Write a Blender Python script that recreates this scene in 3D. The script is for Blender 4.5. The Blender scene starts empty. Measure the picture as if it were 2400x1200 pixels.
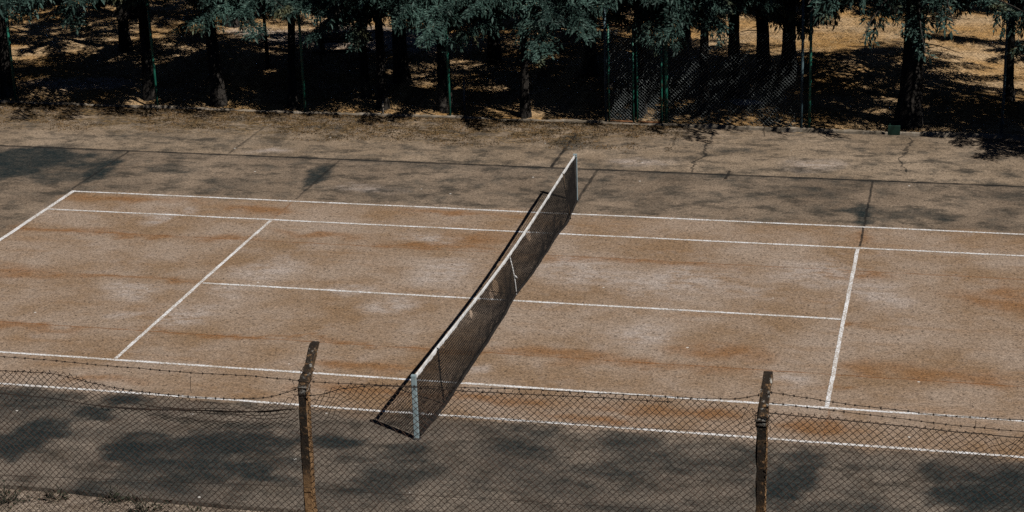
import bpy, math, random
import numpy as np
from mathutils import Matrix, Vector

sc = bpy.context.scene
COL = sc.collection
RNG = np.random.default_rng(7)
random.seed(7)

# ------------------------------------------------------------------ helpers
def mesh_from(name, V, F, mat=None, parent=None, smooth=False, loc=None):
    """V (n,3) float array, F (m,k) int array or list of such arrays -> one mesh object"""
    V = np.asarray(V, dtype=np.float32)
    Fs = F if isinstance(F, list) else [F]
    Fs = [np.asarray(f, dtype=np.int32) for f in Fs if len(f)]
    me = bpy.data.meshes.new(name)
    me.vertices.add(len(V)); me.vertices.foreach_set('co', V.ravel())
    nl = sum(f.size for f in Fs); npoly = sum(len(f) for f in Fs)
    me.loops.add(nl); me.polygons.add(npoly)
    me.loops.foreach_set('vertex_index', np.concatenate([f.ravel() for f in Fs]))
    tot = np.concatenate([np.full(len(f), f.shape[1], np.int32) for f in Fs])
    st = np.concatenate([[0], np.cumsum(tot)[:-1]]).astype(np.int32)
    me.polygons.foreach_set('loop_start', st)
    me.polygons.foreach_set('use_smooth', np.full(npoly, smooth, dtype=bool))
    me.update(calc_edges=True); me.validate()
    if mat: me.materials.append(mat)
    o = bpy.data.objects.new(name, me); COL.objects.link(o)
    if parent: o.parent = parent
    if loc is not None: o.location = loc
    return o

def tag(o, label=None, cat=None, group=None, kind=None):
    if label: o['label'] = label
    if cat: o['category'] = cat
    if group: o['group'] = group
    if kind: o['kind'] = kind
    return o

def empty(name, loc, label, cat, group=None):
    o = bpy.data.objects.new(name, None); COL.objects.link(o); o.location = loc
    return tag(o, label, cat, group)

class MB:
    """collects quads/tris into one mesh"""
    def __init__(s): s.V = []; s.Q = []; s.T = []; s.n = 0
    def add(s, V, Q=None, T=None):
        V = np.asarray(V, float).reshape(-1, 3)
        if Q is not None and len(Q): s.Q.append(np.asarray(Q) + s.n)
        if T is not None and len(T): s.T.append(np.asarray(T) + s.n)
        s.V.append(V); s.n += len(V)
    def prisms(s, A, B, r, sides=3):
        A = np.asarray(A, float); B = np.asarray(B, float); n = len(A)
        if n == 0: return
        d = B - A; L = np.linalg.norm(d, axis=1, keepdims=True); L[L == 0] = 1; d = d / L
        up = np.where(np.abs(d[:, 2:3]) < .9, [[0, 0, 1.]], [[1., 0, 0]])
        u = np.cross(d, up); u /= np.linalg.norm(u, axis=1, keepdims=True); v = np.cross(d, u)
        r = np.broadcast_to(np.asarray(r, float), (n,))[:, None]
        ring = []
        for k in range(sides):
            a = 2 * math.pi * k / sides
            ring.append((u * math.cos(a) + v * math.sin(a)) * r)
        V = np.stack([A + k for k in ring] + [B + k for k in ring], 1)
        base = (np.arange(n) * 2 * sides)[:, None]
        Q = []
        for k in range(sides):
            k2 = (k + 1) % sides
            Q.append(np.concatenate([base + k, base + k2, base + sides + k2, base + sides + k], 1))
        s.add(V.reshape(-1, 3), np.concatenate(Q))
    def tube(s, pts, rad, sides=8, cap=True, wob=0.0, rng=None):
        pts = np.asarray(pts, float); n = len(pts)
        rad = np.broadcast_to(np.asarray(rad, float), (n,))
        tan = np.gradient(pts, axis=0); tan /= np.linalg.norm(tan, axis=1, keepdims=True)
        ref = np.array([1., 0, 0]) if abs(tan[0][0]) < .8 else np.array([0, 1., 0])
        V = []
        for i in range(n):
            u = np.cross(tan[i], ref); u /= np.linalg.norm(u); v = np.cross(tan[i], u)
            for k in range(sides):
                a = 2 * math.pi * k / sides
                rr = rad[i] * (1 + (wob * (rng.random() - .5) if rng is not None else 0))
                V.append(pts[i] + rr * (u * math.cos(a) + v * math.sin(a)))
        Q = []
        for i in range(n - 1):
            for k in range(sides):
                k2 = (k + 1) % sides
                Q.append((i * sides + k, i * sides + k2, (i + 1) * sides + k2, (i + 1) * sides + k))
        T = []
        if cap:
            V.append(pts[0]); V.append(pts[-1]); a, b = n * sides, n * sides + 1
            for k in range(sides):
                k2 = (k + 1) % sides
                T.append((a, k2, k)); T.append((b, (n - 1) * sides + k, (n - 1) * sides + k2))
        s.add(V, Q, T)
    def box(s, c, size, rot=None, bev=0.0):
        hx, hy, hz = [k / 2 for k in size]
        b = min(bev, hx * .9, hy * .9)
        prof = [(-hx + b, -hy), (hx - b, -hy), (hx, -hy + b), (hx, hy - b), (hx - b, hy), (-hx + b, hy), (-hx, hy - b), (-hx, -hy + b)] if b > 0 else [(-hx, -hy), (hx, -hy), (hx, hy), (-hx, hy)]
        n = len(prof)
        if b > 0:
            k = [(1 - b / hx), (1 - b / hy)]
            rings = [(-hz, k), (-hz + b, (1, 1)), (hz - b, (1, 1)), (hz, k)]
        else: rings = [(-hz, (1, 1)), (hz, (1, 1))]
        V = [(x * kk[0], y * kk[1], z) for z, kk in rings for x, y in prof]
        Q = [(i * n + j, i * n + (j + 1) % n, (i + 1) * n + (j + 1) % n, (i + 1) * n + j) for i in range(len(rings) - 1) for j in range(n)]
        V = np.array(V + [(0, 0, -hz), (0, 0, hz)]); m = len(rings) * n
        T = [(m, (j + 1) % n, j) for j in range(n)] + [(m + 1, (len(rings) - 1) * n + j, (len(rings) - 1) * n + (j + 1) % n) for j in range(n)]
        if rot is not None: V = V @ np.array(rot.to_3x3()).T
        s.add(V + np.array(c), Q, T)
    def build(s, name, mat, parent=None, smooth=False):
        V = np.concatenate(s.V)
        Fs = []
        if s.Q: Fs.append(np.concatenate(s.Q))
        if s.T: Fs.append(np.concatenate(s.T))
        return mesh_from(name, V, Fs, mat, parent, smooth)

def vnoise(x, y, seed=0, octaves=4):
    """smooth value noise on arrays, about -1..1"""
    r = np.random.default_rng(seed); T = r.random((256, 256)) * 2 - 1
    out = 0; amp = 1; tot = 0
    for o in range(octaves):
        xi = np.floor(x).astype(int); yi = np.floor(y).astype(int); fx = x - xi; fy = y - yi
        fx = fx * fx * (3 - 2 * fx); fy = fy * fy * (3 - 2 * fy)
        g = lambda a, b: T[(a + o * 37) % 256, (b + o * 91) % 256]
        out = out + amp * ((g(xi, yi) * (1 - fx) + g(xi + 1, yi) * fx) * (1 - fy) + (g(xi, yi + 1) * (1 - fx) + g(xi + 1, yi + 1) * fx) * fy)
        tot += amp; amp *= .55; x = x * 2.03 + 5.1; y = y * 2.03 + 9.7
    return out / tot * 1.6

# ------------------------------------------------------------------ node DSL
class NT:
    def __init__(s, name, rough=.9, spec=.2):
        s.m = bpy.data.materials.new(name); s.m.use_nodes = True
        s.t = s.m.node_tree; s.N = s.t.nodes; s.L = s.t.links
        s.b = s.N['Principled BSDF']; s.b.inputs['Roughness'].default_value = rough
        s.b.inputs['Specular IOR Level'].default_value = spec
    def new(s, t, **kw):
        n = s.N.new(t)
        for k, v in kw.items(): setattr(n, k, v)
        return n
    def put(s, sock, v):
        if hasattr(v, 'links') or isinstance(v, bpy.types.NodeSocket): s.L.new(v, sock)
        elif isinstance(v, (tuple, list)) and len(v) == 3 and sock.type == 'RGBA': sock.default_value = (*v, 1)
        else: sock.default_value = v
    def pos(s): return s.new('ShaderNodeNewGeometry').outputs['Position']
    def obj(s): return s.new('ShaderNodeTexCoord').outputs['Object']
    def rand(s): return s.new('ShaderNodeObjectInfo').outputs['Random']
    def scale(s, v, k):
        n = s.new('ShaderNodeMapping'); s.put(n.inputs[0], v); n.inputs['Scale'].default_value = k; return n.outputs[0]
    def noise(s, v, sc_, det=3, rough=.55, dist=0):
        n = s.new('ShaderNodeTexNoise'); s.put(n.inputs['Vector'], v)
        n.inputs['Scale'].default_value = sc_; n.inputs['Detail'].default_value = det; n.inputs['Roughness'].default_value = rough; n.inputs['Distortion'].default_value = dist
        return n.outputs[0]
    def voro(s, v, sc_, out='Distance', feature='F1'):
        n = s.new('ShaderNodeTexVoronoi', feature=feature); s.put(n.inputs['Vector'], v); n.inputs['Scale'].default_value = sc_; return n.outputs[out]
    def math(s, op, a, b=0.0, c=None, clamp=False):
        n = s.new('ShaderNodeMath', operation=op, use_clamp=clamp); s.put(n.inputs[0], a); s.put(n.inputs[1], b)
        if c is not None: s.put(n.inputs[2], c)
        return n.outputs[0]
    def rng(s, v, a, b, c=0., d=1., smooth=True):
        n = s.new('ShaderNodeMapRange', interpolation_type='SMOOTHSTEP' if smooth else 'LINEAR'); s.put(n.inputs[0], v)
        for i, k in enumerate((a, b, c, d)): n.inputs[i + 1].default_value = k
        return n.outputs[0]
    def mix(s, f, a, b, mode='MIX'):
        n = s.new('ShaderNodeMix', data_type='RGBA', blend_type=mode); s.put(n.inputs[0], f); s.put(n.inputs[6], a); s.put(n.inputs[7], b); return n.outputs[2]
    def mul(s, c, f):   # colour times scalar
        n = s.new('ShaderNodeVectorMath', operation='SCALE'); s.put(n.inputs[0], c); s.put(n.inputs['Scale'], f); return n.outputs[0]
    def attr(s, name): return s.new('ShaderNodeAttribute', attribute_name=name).outputs['Fac']
    def bump(s, h, strength=.3, dist=.02):
        n = s.new('ShaderNodeBump'); n.inputs['Strength'].default_value = strength; n.inputs['Distance'].default_value = dist
        s.put(n.inputs['Height'], h); s.L.new(n.outputs[0], s.b.inputs['Normal'])
    def color(s, c): s.put(s.b.inputs['Base Color'], c); return s.m

# ------------------------------------------------------------------ materials
def m_pavement():
    t = NT('court_concrete', .92, .12); P = t.pos()
    n1 = t.noise(P, .45, 5, .6); n2 = t.noise(P, 1.7, 4, .6)
    st = t.noise(t.scale(P, (.35, 1.5, 1)), 1.1, 4, .6)
    g1 = t.noise(P, 9, 4, .7); g2 = t.noise(P, 24, 3, .7); g3 = t.noise(P, 60, 2, .6)
    sp = t.new('ShaderNodeSeparateXYZ'); t.put(sp.inputs[0], P); far = t.math('GREATER_THAN', sp.outputs[1], 8.86)
    out = t.mix(far, t.mix(t.rng(n1, .3, .7), (.160, .120, .086), (.270, .206, .150)), t.mix(t.rng(n1, .3, .7), (.212, .158, .108), (.325, .250, .180)))
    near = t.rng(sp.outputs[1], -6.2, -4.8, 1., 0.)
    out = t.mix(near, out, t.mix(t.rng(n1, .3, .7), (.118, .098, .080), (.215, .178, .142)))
    out = t.mix(t.rng(n2, .48, .75), out, (.110, .092, .072))
    inn = t.mix(t.rng(n1, .32, .68), (.238, .155, .092), (.325, .252, .196))
    inn = t.mix(t.math('MULTIPLY', t.rng(st, .5, .78), .55), inn, (.240, .135, .062))
    inn = t.mix(t.math('MULTIPLY', t.rng(n2, .52, .8), .6), inn, (.330, .262, .215))
    c = t.mix(t.attr('court'), out, inn)
    c = t.mix(t.math('MULTIPLY', t.math('MULTIPLY', t.attr('rust'), t.rng(n2, .25, .6, .45, 1.)), .82), c, (.225, .108, .040))
    c = t.mix(t.math('MULTIPLY', t.math('MULTIPLY', t.attr('pale'), t.rng(t.noise(t.scale(P, (.7, 1.3, 1)), 3., 5, .7), .36, .60, .2, 1.)), .9), c, (.385, .325, .285))
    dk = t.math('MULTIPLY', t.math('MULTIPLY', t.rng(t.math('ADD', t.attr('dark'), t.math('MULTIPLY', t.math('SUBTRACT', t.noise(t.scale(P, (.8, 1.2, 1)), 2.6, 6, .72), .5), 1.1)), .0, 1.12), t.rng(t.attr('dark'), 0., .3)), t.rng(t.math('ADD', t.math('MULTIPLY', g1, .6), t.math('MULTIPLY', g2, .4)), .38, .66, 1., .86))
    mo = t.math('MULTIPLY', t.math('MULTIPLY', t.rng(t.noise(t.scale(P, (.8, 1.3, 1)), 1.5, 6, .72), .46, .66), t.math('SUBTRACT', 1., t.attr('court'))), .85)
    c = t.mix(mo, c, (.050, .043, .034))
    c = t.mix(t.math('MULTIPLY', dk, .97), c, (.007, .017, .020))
    # litter and dry moss along the far edge
    lit = t.math('MULTIPLY', t.attr('litter'), t.rng(t.noise(t.scale(P, (.6, 1.2, 1)), 3.0, 6, .75), .42, .58))
    c = t.mix(t.math('MULTIPLY', lit, .9), c, t.mix(t.rng(g1, .35, .65), (.034, .026, .014), (.200, .128, .056)))
    # joints
    sep = t.new('ShaderNodeSeparateXYZ'); t.put(sep.inputs[0], P); X, Y = sep.outputs[0], sep.outputs[1]
    wob = t.math('MULTIPLY', t.math('SUBTRACT', t.noise(P, 2.5, 4, .65), .5), .10)
    Xw = t.math('ADD', X, wob); Yw = t.math('ADD', Y, wob)
    wob2 = t.math('MULTIPLY', t.math('SUBTRACT', t.noise(P, .9, 4, .65), .5), 1.1)
    Xc = t.math('ADD', X, wob2)
    def line(co, c0, w, other, lo, hi, k=1.):
        f = t.rng(t.math('ABSOLUTE', t.math('SUBTRACT', co, c0)), w * .35, w, 1., 0.)
        if lo > -90: f = t.math('MULTIPLY', f, t.math('GREATER_THAN', other, lo))
        if hi < 90: f = t.math('MULTIPLY', f, t.math('LESS_THAN', other, hi))
        return t.math('MULTIPLY', f, k)
    dark = [line(Yw, 8.86, .085, X, -99, 99, .95), line(Xw, -11.95, .05, Y, 5.6, 8.86, .75), line(Xw, -9.33, .05, Y, 8.9, 11.4, .6),
            line(Xw, -6.38, .045, Y, 5.6, 8.86, .6), line(Xw, -1.12, .055, Y, 8.86, 11.9, .95), line(Xw, .02, .05, Y, 5.55, 8.86, .85),
            line(Xw, 6.43, .035, Y, 4.2, 8.86, .9), line(Xc, 2.26, .05, Y, 8.9, 12.6, .85), line(Xc, 7.05, .045, Y, 9.6, 12.6, .8),
            line(Xw, 3.1, .05, Y, 8.5, 9.2, .9), line(Yw, -5.62, .04, X, -99, 99, .35), line(Xw, .05, .03, Y, -9.2, -6.5, .35)]
    thin = [line(Yw, 2.70, .035, X, -11.8, 11.8, .55), line(Yw, -2.66, .032, X, -11.8, 11.8, .65), line(Yw, .12, .03, X, -11.8, -6.4, .3),
            line(Xw, 6.46, .03, Y, -5.4, -4.1, .3), line(Xw, -6.38, .03, Y, 4.2, 5.5, .6)]
    mx = dark[0]
    for k in dark[1:]: mx = t.math('MAXIMUM', mx, k)
    mt = thin[0]
    for k in thin[1:]: mt = t.math('MAXIMUM', mt, k)
    c = t.mix(t.math('MULTIPLY', mt, t.rng(n2, .3, .6, .25, 1.)), c, (.205, .082, .024))
    c = t.mix(t.math('MULTIPLY', mx, t.rng(n2, .3, .6, .6, 1.)), c, (.016, .015, .014))
    # grain: exposed dark and light aggregate
    c = t.mul(c, t.rng(g1, .3, .7, .72, 1.2, False))
    c = t.mul(c, t.rng(g2, .36, .62, .58, 1.22, False))
    c = t.mul(c, t.rng(g3, .35, .65, .72, 1.18, False))
    pit = t.rng(t.noise(P, 15, 2, .5), .33, .39, 0., 1.)
    c = t.mix(t.math('MULTIPLY', t.math('SUBTRACT', 1., pit), .65), c, (.035, .026, .020))
    fl = t.math('LESS_THAN', t.voro(P, 1.15), .030)
    c = t.mix(t.math('MULTIPLY', fl, .7), c, (.62, .60, .56))
    h = t.math('SUBTRACT', t.math('ADD', t.math('MULTIPLY', g1, .5), g2), t.math('MULTIPLY', mx, 1.2))
    t.bump(h, .45, .012)
    return t.color(c)

def m_ground():
    t = NT('dry_forest_litter', .95, .08); P = t.pos()
    n1 = t.noise(P, .35, 5, .6); n2 = t.noise(P, 2.2, 5, .65); g = t.noise(P, 11, 4, .72); g2 = t.noise(P, 30, 3, .7)
    c = t.mix(t.rng(n1, .35, .65), (.440, .255, .095), (.530, .375, .220))
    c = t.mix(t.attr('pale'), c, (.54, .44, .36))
    c = t.mix(t.math('MULTIPLY', t.rng(n2, .5, .72), .8), c, (.130, .075, .032))
    c = t.mix(t.attr('bank'), c, t.mix(t.rng(n2, .35, .65), (.190, .150, .115), (.320, .260, .205)))
    c = t.mul(c, t.rng(g, .35, .65, .5, 1.3, False)); c = t.mul(c, t.rng(g2, .35, .65, .65, 1.3, False))
    t.bump(t.math('ADD', g, g2), .9, .05)
    return t.color(c)

def m_line():
    t = NT('worn_white_paint', .8, .2); P = t.pos()
    g = t.noise(P, 30, 4, .7); n = t.noise(P, 2.0, 4, .6)
    w = t.rng(t.math('ADD', t.math('MULTIPLY', g, .7), t.math('MULTIPLY', n, .3)), .43, .58)
    c = t.mix(w, (.36, .31, .26), (.74, .75, .77)); c = t.mul(c, t.rng(t.noise(P, 60, 2), .3, .7, .8, 1.1, False))
    return t.color(c)

def m_simple(name, a, b, sc_=6., rough=.8, spec=.2, metallic=0., bump=0., det=4, lo=.35, hi=.65, c3=None):
    t = NT(name, rough, spec); P = t.obj(); t.b.inputs['Metallic'].default_value = metallic
    n = t.noise(P, sc_, det, .65); c = t.mix(t.rng(n, lo, hi), a, b)
    if c3: c = t.mix(t.rng(t.noise(P, sc_ * 2.7, 4, .7), .55, .68), c, c3)
    if bump: t.bump(t.noise(P, sc_ * 3, 4, .7), bump, .01)
    return t.color(c)

def m_bark():
    t = NT('dark_bark', .95, .1); P = t.obj()
    v = t.noise(t.scale(P, (1, 1, .22)), 14, 5, .7); n = t.noise(P, 2.3, 3)
    c = t.mix(t.rng(v, .35, .65), (.012, .011, .010), (.050, .043, .037))
    c = t.mix(t.math('MULTIPLY', t.rng(n, .55, .72), .5), c, (.19, .17, .145))
    t.bump(v, 1., .03)
    return t.color(c)

def m_foliage():
    t = NT('spruce_needles', .65, .25); P = t.pos()
    n = t.noise(P, 1.1, 3); g = t.noise(P, 9, 3, .6)
    c = t.mix(t.rng(n, .35, .65), (.011, .028, .023), (.040, .080, .066))
    c = t.mix(t.math('MULTIPLY', t.rng(g, .54, .70), .7), c, (.115, .175, .140))  # paler noise patches paint lit highlights into the needles
    br = t.rng(t.noise(P, .8, 3, .6), .60, .72)
    c = t.mix(t.math('MULTIPLY', br, .6), c, (.135, .120, .048))
    c = t.mul(c, t.rng(t.rand(), 0, 1, .85, 1.1, False))
    return t.color(c)

def m_concrete_post():
    t = NT('lichen_concrete', .95, .1); P = t.obj()
    n = t.noise(P, 13, 5, .7); sep = t.new('ShaderNodeSeparateXYZ'); t.put(sep.inputs[0], P)
    c = t.mix(t.rng(n, .35, .65), (.105, .058, .028), (.290, .175, .088))
    # black lichen crust on the weather side and the top, white spots on it
    nrm = t.new('ShaderNodeTexCoord').outputs['Normal']; sn = t.new('ShaderNodeSeparateXYZ'); t.put(sn.inputs[0], nrm)
    face = t.rng(sn.outputs[0], .3, .7, 1., .0)
    hgt = t.rng(t.math('ADD', sep.outputs[2], t.math('MULTIPLY', t.math('SUBTRACT', n, .5), .9)), 1.55, 1.85)
    lich = t.rng(t.noise(P, 19, 5, .75), .31, .48)
    top = t.rng(sep.outputs[2], 2.62, 2.75)
    f = t.math('MULTIPLY', t.math('MAXIMUM', t.math('MULTIPLY', face, hgt), t.math('MULTIPLY', top, .75)), lich)
    c = t.mix(t.math('MULTIPLY', f, .94), c, (.014, .013, .012))
    c = t.mix(t.math('MULTIPLY', t.math('MULTIPLY', t.rng(t.noise(P, 15, 5, .7), .54, .66), t.rng(sep.outputs[2], 2.3, 2.8)), .85), c, (.33, .32, .29))
    t.bump(t.noise(P, 30, 5, .7), .9, .012)
    return t.color(c)

MAT = dict(
    pave=m_pavement(), ground=m_ground(), line=m_line(), bark=m_bark(), leaf=m_foliage(), cpost=m_concrete_post(),
    rustwire=m_simple('rusted_wire', (.015, .010, .008), (.038, .020, .013), 9, .85, .2),
    blackwire=m_simple('black_wire', (.012, .010, .009), (.028, .018, .013), 9, .85, .2),
    galv=m_simple('galvanised_wire', (.13, .15, .15), (.25, .28, .28), 5, .45, .5, .3),
    dimwire=m_simple('shaded_wire', (.006, .007, .007), (.014, .015, .014), 5, .95, .05),  # mesh wire with the wood's shade put into its colour
    green=m_simple('green_pole_paint', (.010, .095, .066), (.016, .135, .092), 3, .5, .4, 0, .1, 4, .35, .65, (.075, .060, .035)),
    greyblue=m_simple('grey_blue_pole_paint', (.045, .085, .105), (.075, .120, .135), 4, .6, .3),
    netcord=m_simple('black_net_cord', (.010, .009, .009), (.022, .019, .017), 9, .9, .1),
    tape=m_simple('white_canvas_tape', (.60, .60, .60), (.42, .41, .39), 7, .9, .1, 0, .3),
    npost=m_simple('pale_blue_post_paint', (.16, .215, .235), (.23, .295, .315), 3, .6, .3, 0, .15, 4, .35, .65, (.22, .24, .23)),
    darkpaint=m_simple('dark_post_paint', (.02, .02, .022), (.05, .048, .045), 5, .6, .3),
    kerb=m_simple('kerb_concrete', (.14, .115, .085), (.24, .20, .155), 2.2, .95, .1, 0, .6, 5, .4, .6, (.28, .25, .21)),  # palest tone paints sun flecks onto the kerb
    wood=m_simple('weathered_wood', (.045, .032, .022), (.090, .066, .045), 12, .9, .1, 0, .4),
    rail=m_simple('rusty_rail', (.10, .045, .02), (.18, .08, .035), 8),
    rock=m_simple('pale_rock', (.30, .27, .24), (.44, .40, .36), 6, .95, .1, 0, .8),
    grass=m_simple('dry_grass', (.250, .145, .055), (.360, .250, .130), 2, .9, .1),
    bankgrass=m_simple('bleached_bank_grass', (.13, .10, .07), (.26, .21, .15), 2, .9, .1),
    moss=m_simple('dry_moss', (.035, .025, .013), (.150, .092, .042), 2, .9, .1),
    weed=m_simple('weed_leaves', (.014, .016, .011), (.032, .036, .022), 6, .8, .2),
    stakew=m_simple('stake_and_stub_wood', (.16, .13, .10), (.30, .27, .23), 8, .9, .1, 0, .3),
    greenbox=m_simple('dark_green_sheet', (.004, .022, .016), (.007, .036, .026), 4, .55, .4),
)

# ------------------------------------------------------------------ ground
def ground_h(x, y):
    z = np.zeros_like(x) - .07
    far = np.clip((y - 12.6) / 1.2, 0, 1); far = far * far * (3 - 2 * far)
    b = .10 * vnoise(x * .3, y * .3, 3) + .035 * vnoise(x * 1.4, y * 1.4, 5)
    z = z + far * (.07 + b) + .45 * np.exp(-(((x - 5.2) / 3.2) ** 2 + ((y - 19.5) / 2.4) ** 2)) + .25 * np.exp(-(((x + 14) / 4) ** 2 + ((y - 20) / 3) ** 2))
    near = np.clip((-9.25 - y) / .5, 0, 1)
    bank = np.where(y > -17, np.clip(-10.3 - y, 0, None) * .44, 2.95 + np.clip(-18 - y, 0, None) * .5)
    bank = np.where(y < -33.5, 2.95 + 15.5 * .5, bank)
    return z + near * (.07 + .05 * vnoise(x * .7, y * .7, 8) * np.clip((-9.5 - y), 0, 1)) + bank + np.where(y < -11, .05 * vnoise(x * .8, y * .8, 9), 0)

def build_ground():
    def axis(a, f0, f1, b, fine, coarse):
        return np.concatenate([np.arange(a, f0, coarse), np.arange(f0, f1, fine), np.arange(f1, b + .01, coarse)])
    xs = axis(-80, -26, 14, 80, .22, 3.); ys = axis(-80, -18, 30, 90, .22, 3.)
    X, Y = np.meshgrid(xs, ys); Z = ground_h(X, Y); n, m = X.shape
    V = np.stack([X, Y, Z], -1).reshape(-1, 3)
    i = np.arange((n - 1) * (m - 1)); r = i // (m - 1); c = i % (m - 1); a = r * m + c
    o = mesh_from('ground', V, np.stack([a, a + 1, a + m + 1, a + m], 1), MAT['ground'], smooth=True)
    tag(o, kind='structure')
    x, y = V[:, 0], V[:, 1]
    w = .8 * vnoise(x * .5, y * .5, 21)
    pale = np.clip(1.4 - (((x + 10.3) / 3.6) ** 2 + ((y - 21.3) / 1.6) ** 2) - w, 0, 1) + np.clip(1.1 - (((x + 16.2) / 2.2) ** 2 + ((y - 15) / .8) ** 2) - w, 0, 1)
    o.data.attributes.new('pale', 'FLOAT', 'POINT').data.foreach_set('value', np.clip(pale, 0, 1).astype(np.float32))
    o.data.attributes.new('bank', 'FLOAT', 'POINT').data.foreach_set('value', np.clip(-y / 5, 0, 1).astype(np.float32))
build_ground()

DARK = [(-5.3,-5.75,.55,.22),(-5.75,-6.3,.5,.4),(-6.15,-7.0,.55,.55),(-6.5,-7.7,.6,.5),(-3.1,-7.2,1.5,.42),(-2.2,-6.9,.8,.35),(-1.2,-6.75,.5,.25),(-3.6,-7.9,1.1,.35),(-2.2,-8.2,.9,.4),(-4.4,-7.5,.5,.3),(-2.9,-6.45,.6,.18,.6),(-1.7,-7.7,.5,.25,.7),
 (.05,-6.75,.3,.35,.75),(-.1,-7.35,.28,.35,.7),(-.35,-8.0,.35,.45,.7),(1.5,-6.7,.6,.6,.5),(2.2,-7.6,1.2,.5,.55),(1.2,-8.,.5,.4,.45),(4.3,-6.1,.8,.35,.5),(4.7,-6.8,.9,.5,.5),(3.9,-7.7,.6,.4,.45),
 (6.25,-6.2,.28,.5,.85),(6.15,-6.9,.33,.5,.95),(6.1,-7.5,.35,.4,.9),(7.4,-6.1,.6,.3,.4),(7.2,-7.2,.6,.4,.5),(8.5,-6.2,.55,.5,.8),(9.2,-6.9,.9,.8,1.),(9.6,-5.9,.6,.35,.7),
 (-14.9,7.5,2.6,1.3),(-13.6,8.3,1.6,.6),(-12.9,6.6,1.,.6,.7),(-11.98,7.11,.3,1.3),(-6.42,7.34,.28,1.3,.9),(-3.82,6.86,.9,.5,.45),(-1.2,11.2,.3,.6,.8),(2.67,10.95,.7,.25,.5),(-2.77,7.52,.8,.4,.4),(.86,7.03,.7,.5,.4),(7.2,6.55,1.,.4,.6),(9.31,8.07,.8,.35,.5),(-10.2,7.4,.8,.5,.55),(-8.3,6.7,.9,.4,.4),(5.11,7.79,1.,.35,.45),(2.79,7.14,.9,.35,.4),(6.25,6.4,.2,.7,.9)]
RUST = [(-10.79,5.04,1.3,.37),(-7.02,4.78,.58,.42),(-11.2,2.74,1.5,.28),(-9.11,2.65,1.5,.22),(-6.69,2.8,.56,.27),(-4.75,3.3,.83,.34),(-2.53,2.95,1.08,.33),(-10.43,-.04,.8,.62),(-8.45,.01,1.3,.19),(-4.66,-2.6,1.2,.12),(-2.57,-2.6,1.6,.12),(-.1,-2.68,.92,.16),(-9.06,-2.8,.74,.25),(.78,2.61,.69,.26),(2.15,2.55,1.,.2),(4.28,-1.86,.6,.6),(1.45,-2.53,1.1,.4),(3.03,-2.67,1.1,.49),(6.49,2.58,.41,.3),(6.44,4.69,.22,.56),(6.44,-.35,.19,.32),(6.57,-3.14,.28,.18),(9.12,1.54,.6,1.3),(8.18,-2.4,.86,.77),(6.42,-4.85,.5,.45),(4.07,-4.6,1.,.44),(.78,-4.58,.86,.36),(-1.8,-3.67,.9,.29),(-1.11,-4.62,.88,.27),(-6.13,-4.98,.45,.27),(2.91,-5.2,.69,.2),(3.37,-4.68,.56,.26),(-6.33,4.7,.14,.4),(-1.44,3.51,.54,.55),(-2.5,5.2,.86,.24)]
PALE = [(-8.94,3.72,.29,.41),(-8.42,4.42,.24,.24),(-5.23,1.03,.53,1.),(-5.72,-.32,.43,.42),(-5.98,-1.67,.41,.66),(-7.05,-1.85,.33,.22),(-2.52,3.35,.54,.27),(.97,1.72,1.,.88),(3.15,1.56,1.65,1.),(.28,-3.52,.3,.28),(-2.06,-.7,.49,.45),(2.63,-1.29,.62,.64),(5.58,2.44,.83,.7),(7.14,1.22,.48,.95),(5.83,-2.98,.29,.28),(6.89,1.42,.56,1.2),(-7.69,-.63,.52,.35),(-1.59,1.33,.51,.75),(1.12,2.26,.69,.4),(-3.26,.07,.34,.23),(4.9,9.9,.8,.5),(-5,6.6,.7,.3),(.9,9.6,.8,.4),(-8.4,9.4,.6,.3)]
def field(x, y, E, seed, soft=1.1, nz=.75):
    x, y = (x + .22 * vnoise(x * .9, y * .9, seed + 30) + .16 * vnoise(x * 2.6, y * 2.6, seed + 31),
            y + .20 * vnoise(x * .9, y * .9, seed + 32) + .13 * vnoise(x * 2.6, y * 2.6, seed + 33))
    w = vnoise(x * 1.3, y * 1.3, seed) * nz; out = np.zeros_like(x)
    for e in E:
        cx, cy, rx, ry = e[:4]
        d = np.sqrt(((x - cx) / rx) ** 2 + ((y - cy) / ry) ** 2) + w * .6
        v = np.clip((1.55 - d) / soft, 0, 1); out = np.maximum(out, v * v * (3 - 2 * v) * (e[4] if len(e) > 4 else 1.))
    return out
YN, YF = -9.2, 12.75
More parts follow.
